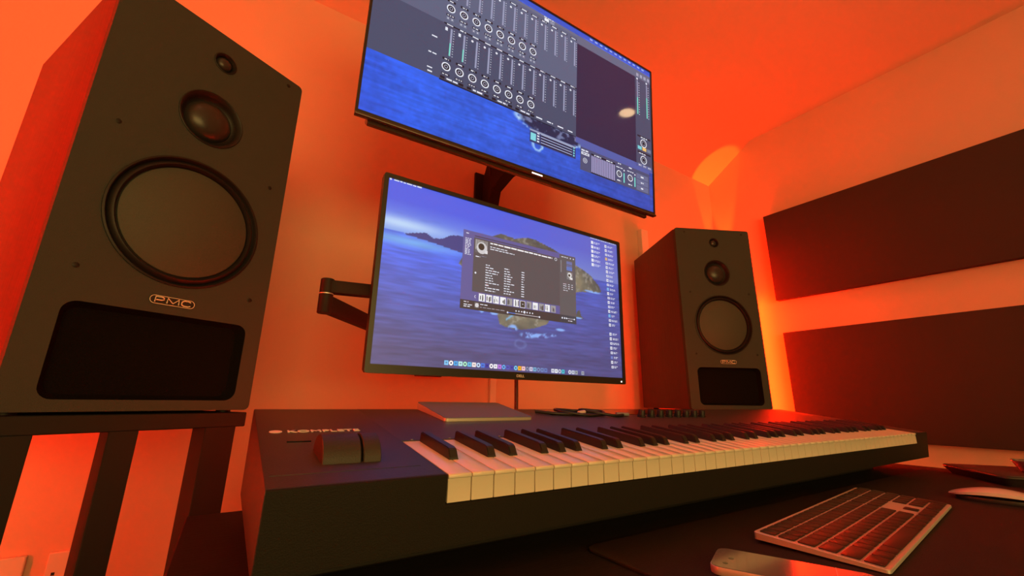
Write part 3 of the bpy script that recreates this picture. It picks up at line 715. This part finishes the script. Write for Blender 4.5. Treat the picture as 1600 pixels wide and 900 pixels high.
g = UI(uw, uh, .0026)
G1, G2, DK = (92, 100, 128), (72, 79, 106), (28, 30, 44)
g.rect(0, .297, .645, .962, G1); g.rect(0, .297, .645, .600, G2, 1); g.rect(.645, .297, .918, .905, (50, 42, 72), 1); g.rect(.645, .905, 1, .962, (100, 106, 132), 1)
g.rect(0, .945, .645, .962, (104, 110, 136), 1); g.rect(.918, .275, 1, .905, G2, 1); g.rect(.645, .262, 1, .297, (84, 96, 168), 1)
g.rect(.185, .5965, .645, .6035, DK, 2); g.rect(.185, .291, .47, .299, DK, 2); g.rect(.47, .292, .645, .296, DK, 2)
WH = (228, 232, 245)
def dial(u, v, r=.0122):
    g.disc(u, v, r, WH, 3, 20); g.disc(u, v, r-.0032, (26, 28, 40), 4, 20); g.disc(u, v, r-.0068, (150, 155, 180), 5, 12); g.disc(u, v, r-.0090, (30, 32, 44), 6, 10)
def channel(u, i, vb, last):
    # vb: base of the row
    g.rect(u-.012, vb+.305, u+.014, vb+.314, DK, 3); g.scribble(u-.008, u+.010, vb+.309, .007, WH, 4, 1, .02)
    f0, f1 = (vb+.143, vb+.292) if not last else (vb+.130, vb+.292)
    g.rect(u+.004, f0, u+.0095, f1, (150, 155, 186), 3)
    for k in range(11): g.rect(u+.0125, f0+(f1-f0)*k/10.5, u+.0155, f0+(f1-f0)*k/10.5+.0035, (205, 210, 228), 3)
    g.disc(u-.008, f1-.010, .0035, WH, 4, 10)
for vb, topr in ((.290, False), (.612, True)):
    for i in range(12):
        u = .2010+i*.03862 if i < 8 else .5085+(i-8)*.0397
        channel(u, i, vb, i >= 8)
        if not topr and i < 2: g.rect(u+.004, vb+.143, u+.0072, vb+.212, (120, 225, 205), 5); g.rect(u-.0115, vb+.272, u-.0045, vb+.290, WH, 4)
        if i < 8:
            dv = vb+.080; dial(u, dv)
            g.rect(u-.012, dv+.034, u+.012, dv+.046, DK, 3); g.scribble(u-.006, u+.006, dv+.040, .007, WH, 4)
            g.rect(u-.012, dv-.047, u+.012, dv-.035, (46, 48, 66), 3); g.scribble(u-.009, u+.009, dv-.041, .006, WH, 4, 1, .006)
            if topr:
                for dx in (-.008, .004): g.rect(u+dx-.003, dv-.068, u+dx+.006, dv-.052, (122, 128, 152), 3); g.rect(u+dx, dv-.062, u+dx+.003, dv-.057, WH, 4)
            else:
                g.rect(u-.014, dv-.068, u-.001 if i % 2 == 0 else u-.004, dv-.054, DK, 3) if i % 2 == 0 else g.rect(u+.0, dv-.068, u+.014, dv-.054, DK, 3)
                if i % 2 == 0: g.scribble(u+.004, u+.036, dv-.061, .009, WH, 4, 1, .012)
for u0, u1, v in ((.155, .170, .501), (.150, .172, .412), (.150, .168, .332), (.152, .165, .312), (.150, .172, .735), (.150, .172, .722), (.154, .170, .825)): g.scribble(u0, u1, v, .008, WH, 3, 1, .012)
for i in range(4): g.scribble(.492+i*.040, .514+i*.040, .312, .008, WH, 3, 1, .02)
g.rect(.510, .932, .527, .951, (235, 238, 245), 3); g.rect(.532, .932, .549, .950, (140, 146, 168), 3); g.scribble(.508, .55, .957, .006, WH, 3)
for k in range(4): g.rect(.925+k*.019, .917, .937+k*.019, .940, (160, 166, 188), 3)
for u in (.929, .978):
    g.rect(u-.002, .64, u+.003, .885, (150, 155, 186), 3); g.rect(u-.002, .64, u+.003, .76 if u < .95 else .79, (120, 225, 205), 4); g.disc(u, .897, .004, WH, 4, 10)
    for k in range(14): g.rect(u+.007, .64+k*.0175, u+.011, .645+k*.0175, (205, 210, 228), 3)
g.rect(.925, .484, .992, .494, DK, 3); g.scribble(.942, .975, .485, .008, WH, 4); dial(.956, .447, .0155)
for k, c in enumerate(((120, 205, 215), (235, 190, 110), (120, 126, 150))): g.rect(.926+k*.0235, .397, .946+k*.0235, .420, c, 3)
g.rect(.925, .374, .992, .384, DK, 3); g.scribble(.932, .968, .372, .008, WH, 4); dial(.955, .332, .0155)
for k in range(3): g.rect(.926+k*.0235, .279, .946+k*.0235, .300, (112, 118, 160), 3); g.scribble(.930+k*.0235, .942+k*.0235, .290, .007, WH, 4, 1, .006)
g.build('mixer_window', sc, M['screen_up'])
g = UI(uw, uh, .0026)
g.rect(.472, .158, .645, .236, (52, 62, 110), 1); g.rect(.475, .170, .494, .212, (130, 215, 225), 2)
for k in range(4): g.rect(.512, .172+k*.0155, .630, .177+k*.0155, (160, 170, 205), 2); g.rect(.512, .165+k*.0155, .630, .171+k*.0155, (24, 26, 44), 2); g.rect(.498, .170+k*.0155, .506, .178+k*.0155, WH, 2); g.disc(.638, .174+k*.0155, .003, (120, 215, 225), 2, 8)
g.rect(.472, .222, .645, .232, (150, 160, 190), 2)
g.build('small_palette', sc, M['screen_up'])
g = UI(uw, uh, .0026)
g.rect(.664, .108, .982, .262, (78, 82, 116), 1); g.rect(.664, .248, .982, .262, (84, 96, 168), 2)
g.scribble(.668, .700, .232, .010, WH, 3, 1, .02); g.rect(.668, .205, .701, .221, WH, 3); g.scribble(.672, .698, .213, .006, (70, 74, 98), 4); g.ring(.684, .172, .0085, .0015, WH, 3); g.ring(.684, .172, .004, .0015, WH, 3)
for k in range(14): g.rect(.711+k*.0075, .118, .7155+k*.0075, .218, (168, 160, 205), 3)
g.rect(.709, .222, .816, .232, DK, 3); g.scribble(.722, .752, .227, .008, WH, 4); g.scribble(.775, .803, .227, .008, WH, 4); g.rect(.709, .110, .816, .116, DK, 3)
dial(.834, .174, .0120); dial(.886, .174, .0120)
for u in (.834, .886): g.rect(u+.020, .128, u+.025, .190, (120, 225, 215), 3); g.scribble(u-.014, u+.016, .215, .007, WH, 3); g.scribble(u-.010, u+.008, .130, .008, WH, 3); g.scribble(u-.006, u+.008, .240, .008, WH, 3); g.disc(u+.023, .207, .003, WH, 3, 8)
for k in range(3): g.rect(.916, .116+k*.038, .975, .150+k*.038, (104, 110, 146), 3); g.scribble(.938, .952, .133+k*.038, .010, WH, 4)
g.build('monitor_control_window', sc, M['screen_up'])
g = UI(uw, uh, .0026)
g.rect(0, .972, 1, 1, (58, 88, 200), 0)
for k in range(12): g.rect(.70+k*.023, .979, .712+k*.023, .991, (150, 175, 240), 1)
g.build('menu_bar', sc, M['screen_up'])

# ------------------------------------------------------------------ monitor arms and cables
t = thing('wall_bracket', 'black folding wall arm holding the lower monitor, elbow out to the left', 'monitor arm', (.58, YB, Z0+.17), group='wall arms of the screens')
def W2L(p): return (p[0]-.58, p[1]-YB, p[2]-.17)
box('wall_plate', -.05, .05, -.014, -.001, -.09, .09, 'steel_black', t, bev=.002)
def beam(name, p, q, half_h, half_w, m, parent):
    p, q = Vector(p), Vector(q); d = (q-p); d.z = 0; L = d.length; a = math.atan2(d.y, d.x)
    bm = bmesh.new(); bm_box(bm, 0, L, -half_w, half_w, -half_h, half_h, .003, 2); o = finish(bm, name, m, parent); o.location = p; o.rotation_euler = (0, 0, a); return o
el = (.1215, .83)
beam('forearm', W2L((el[0], el[1], .2030)), W2L((.46, .770, .2030)), .0125, .010, 'steel_black', t)
beam('upper_arm', W2L((el[0], el[1], .1705)), W2L((.58, YB-.02, .1705)), .0165, .010, 'steel_black', t)
lathe_z('elbow_joint', [(0, -.0185), (.0115, -.0185), (.0125, -.0170), (.0125, .0460), (.0110, .0475), (0, .0475)], 'steel_black', t, 24, W2L((el[0], el[1], .1705)))
lathe_z('joint_washer', [(0, 0), (.0129, 0), (.0129, .0018), (0, .0018)], 'silver', t, 24, W2L((el[0], el[1], .1880)))
box('mounting_head', .46-.58-.05, .46-.58+.05, .757-YB, .765-YB, -.02, .08, 'steel_black', t, bev=.002)

t = thing('wall_bracket', 'black wall bracket visible between the two screens', 'monitor arm', (.77, YB, Z0+.86), group='wall arms of the screens')
box('wall_plate', -.035, .035, -.014, -.001, -.11, .085, 'steel_black', t, bev=.002)
prism('bracket', [(-.012, -.12), (-.012, .06), (-.05, .12), (-.30, .12), (-.56, .05), (-.56, .0), (-.30, .03), (-.09, -.02), (-.06, -.12)], .000, .048, 'steel_black', t, bev=.003)
prism('tilt_head', [(-.500, -.04), (-.500, .09), (-.560, .09), (-.566, -.04)], -.20, .06, 'steel_black', t, bev=.002)
def B2(x, y, z): return (x-.77, y-YB, z-.86)
tube('cable_loop', [B2(.80, 1.30, .86), B2(.845, 1.27, .90), B2(.868, 1.24, .96), B2(.862, 1.20, 1.01), B2(.84, 1.18, 1.04)], .0050, 'cable', t)
tube('cable_loop', [B2(.765, 1.36, .90), B2(.748, 1.33, .94), B2(.745, 1.30, .985), B2(.765, 1.27, 1.01), B2(.79, 1.25, 1.03)], .0050, 'cable', t)
tag(tube('hanging_cable', [(.505, .765, Z0+.10), (.512, .772, Z0+.06), (.517, .778, Z0+.01), (.520, .782, Z0-.05), (.53, .79, Z0-.20), (.55, .85, Z0-.45), (.60, 1.0, Z0-.70), (.70, 1.25, .02), (.80, 1.40, .006)], .0042, 'cable'), 'thin black cable hanging from the lower monitor down behind the piano keyboard', 'cable')
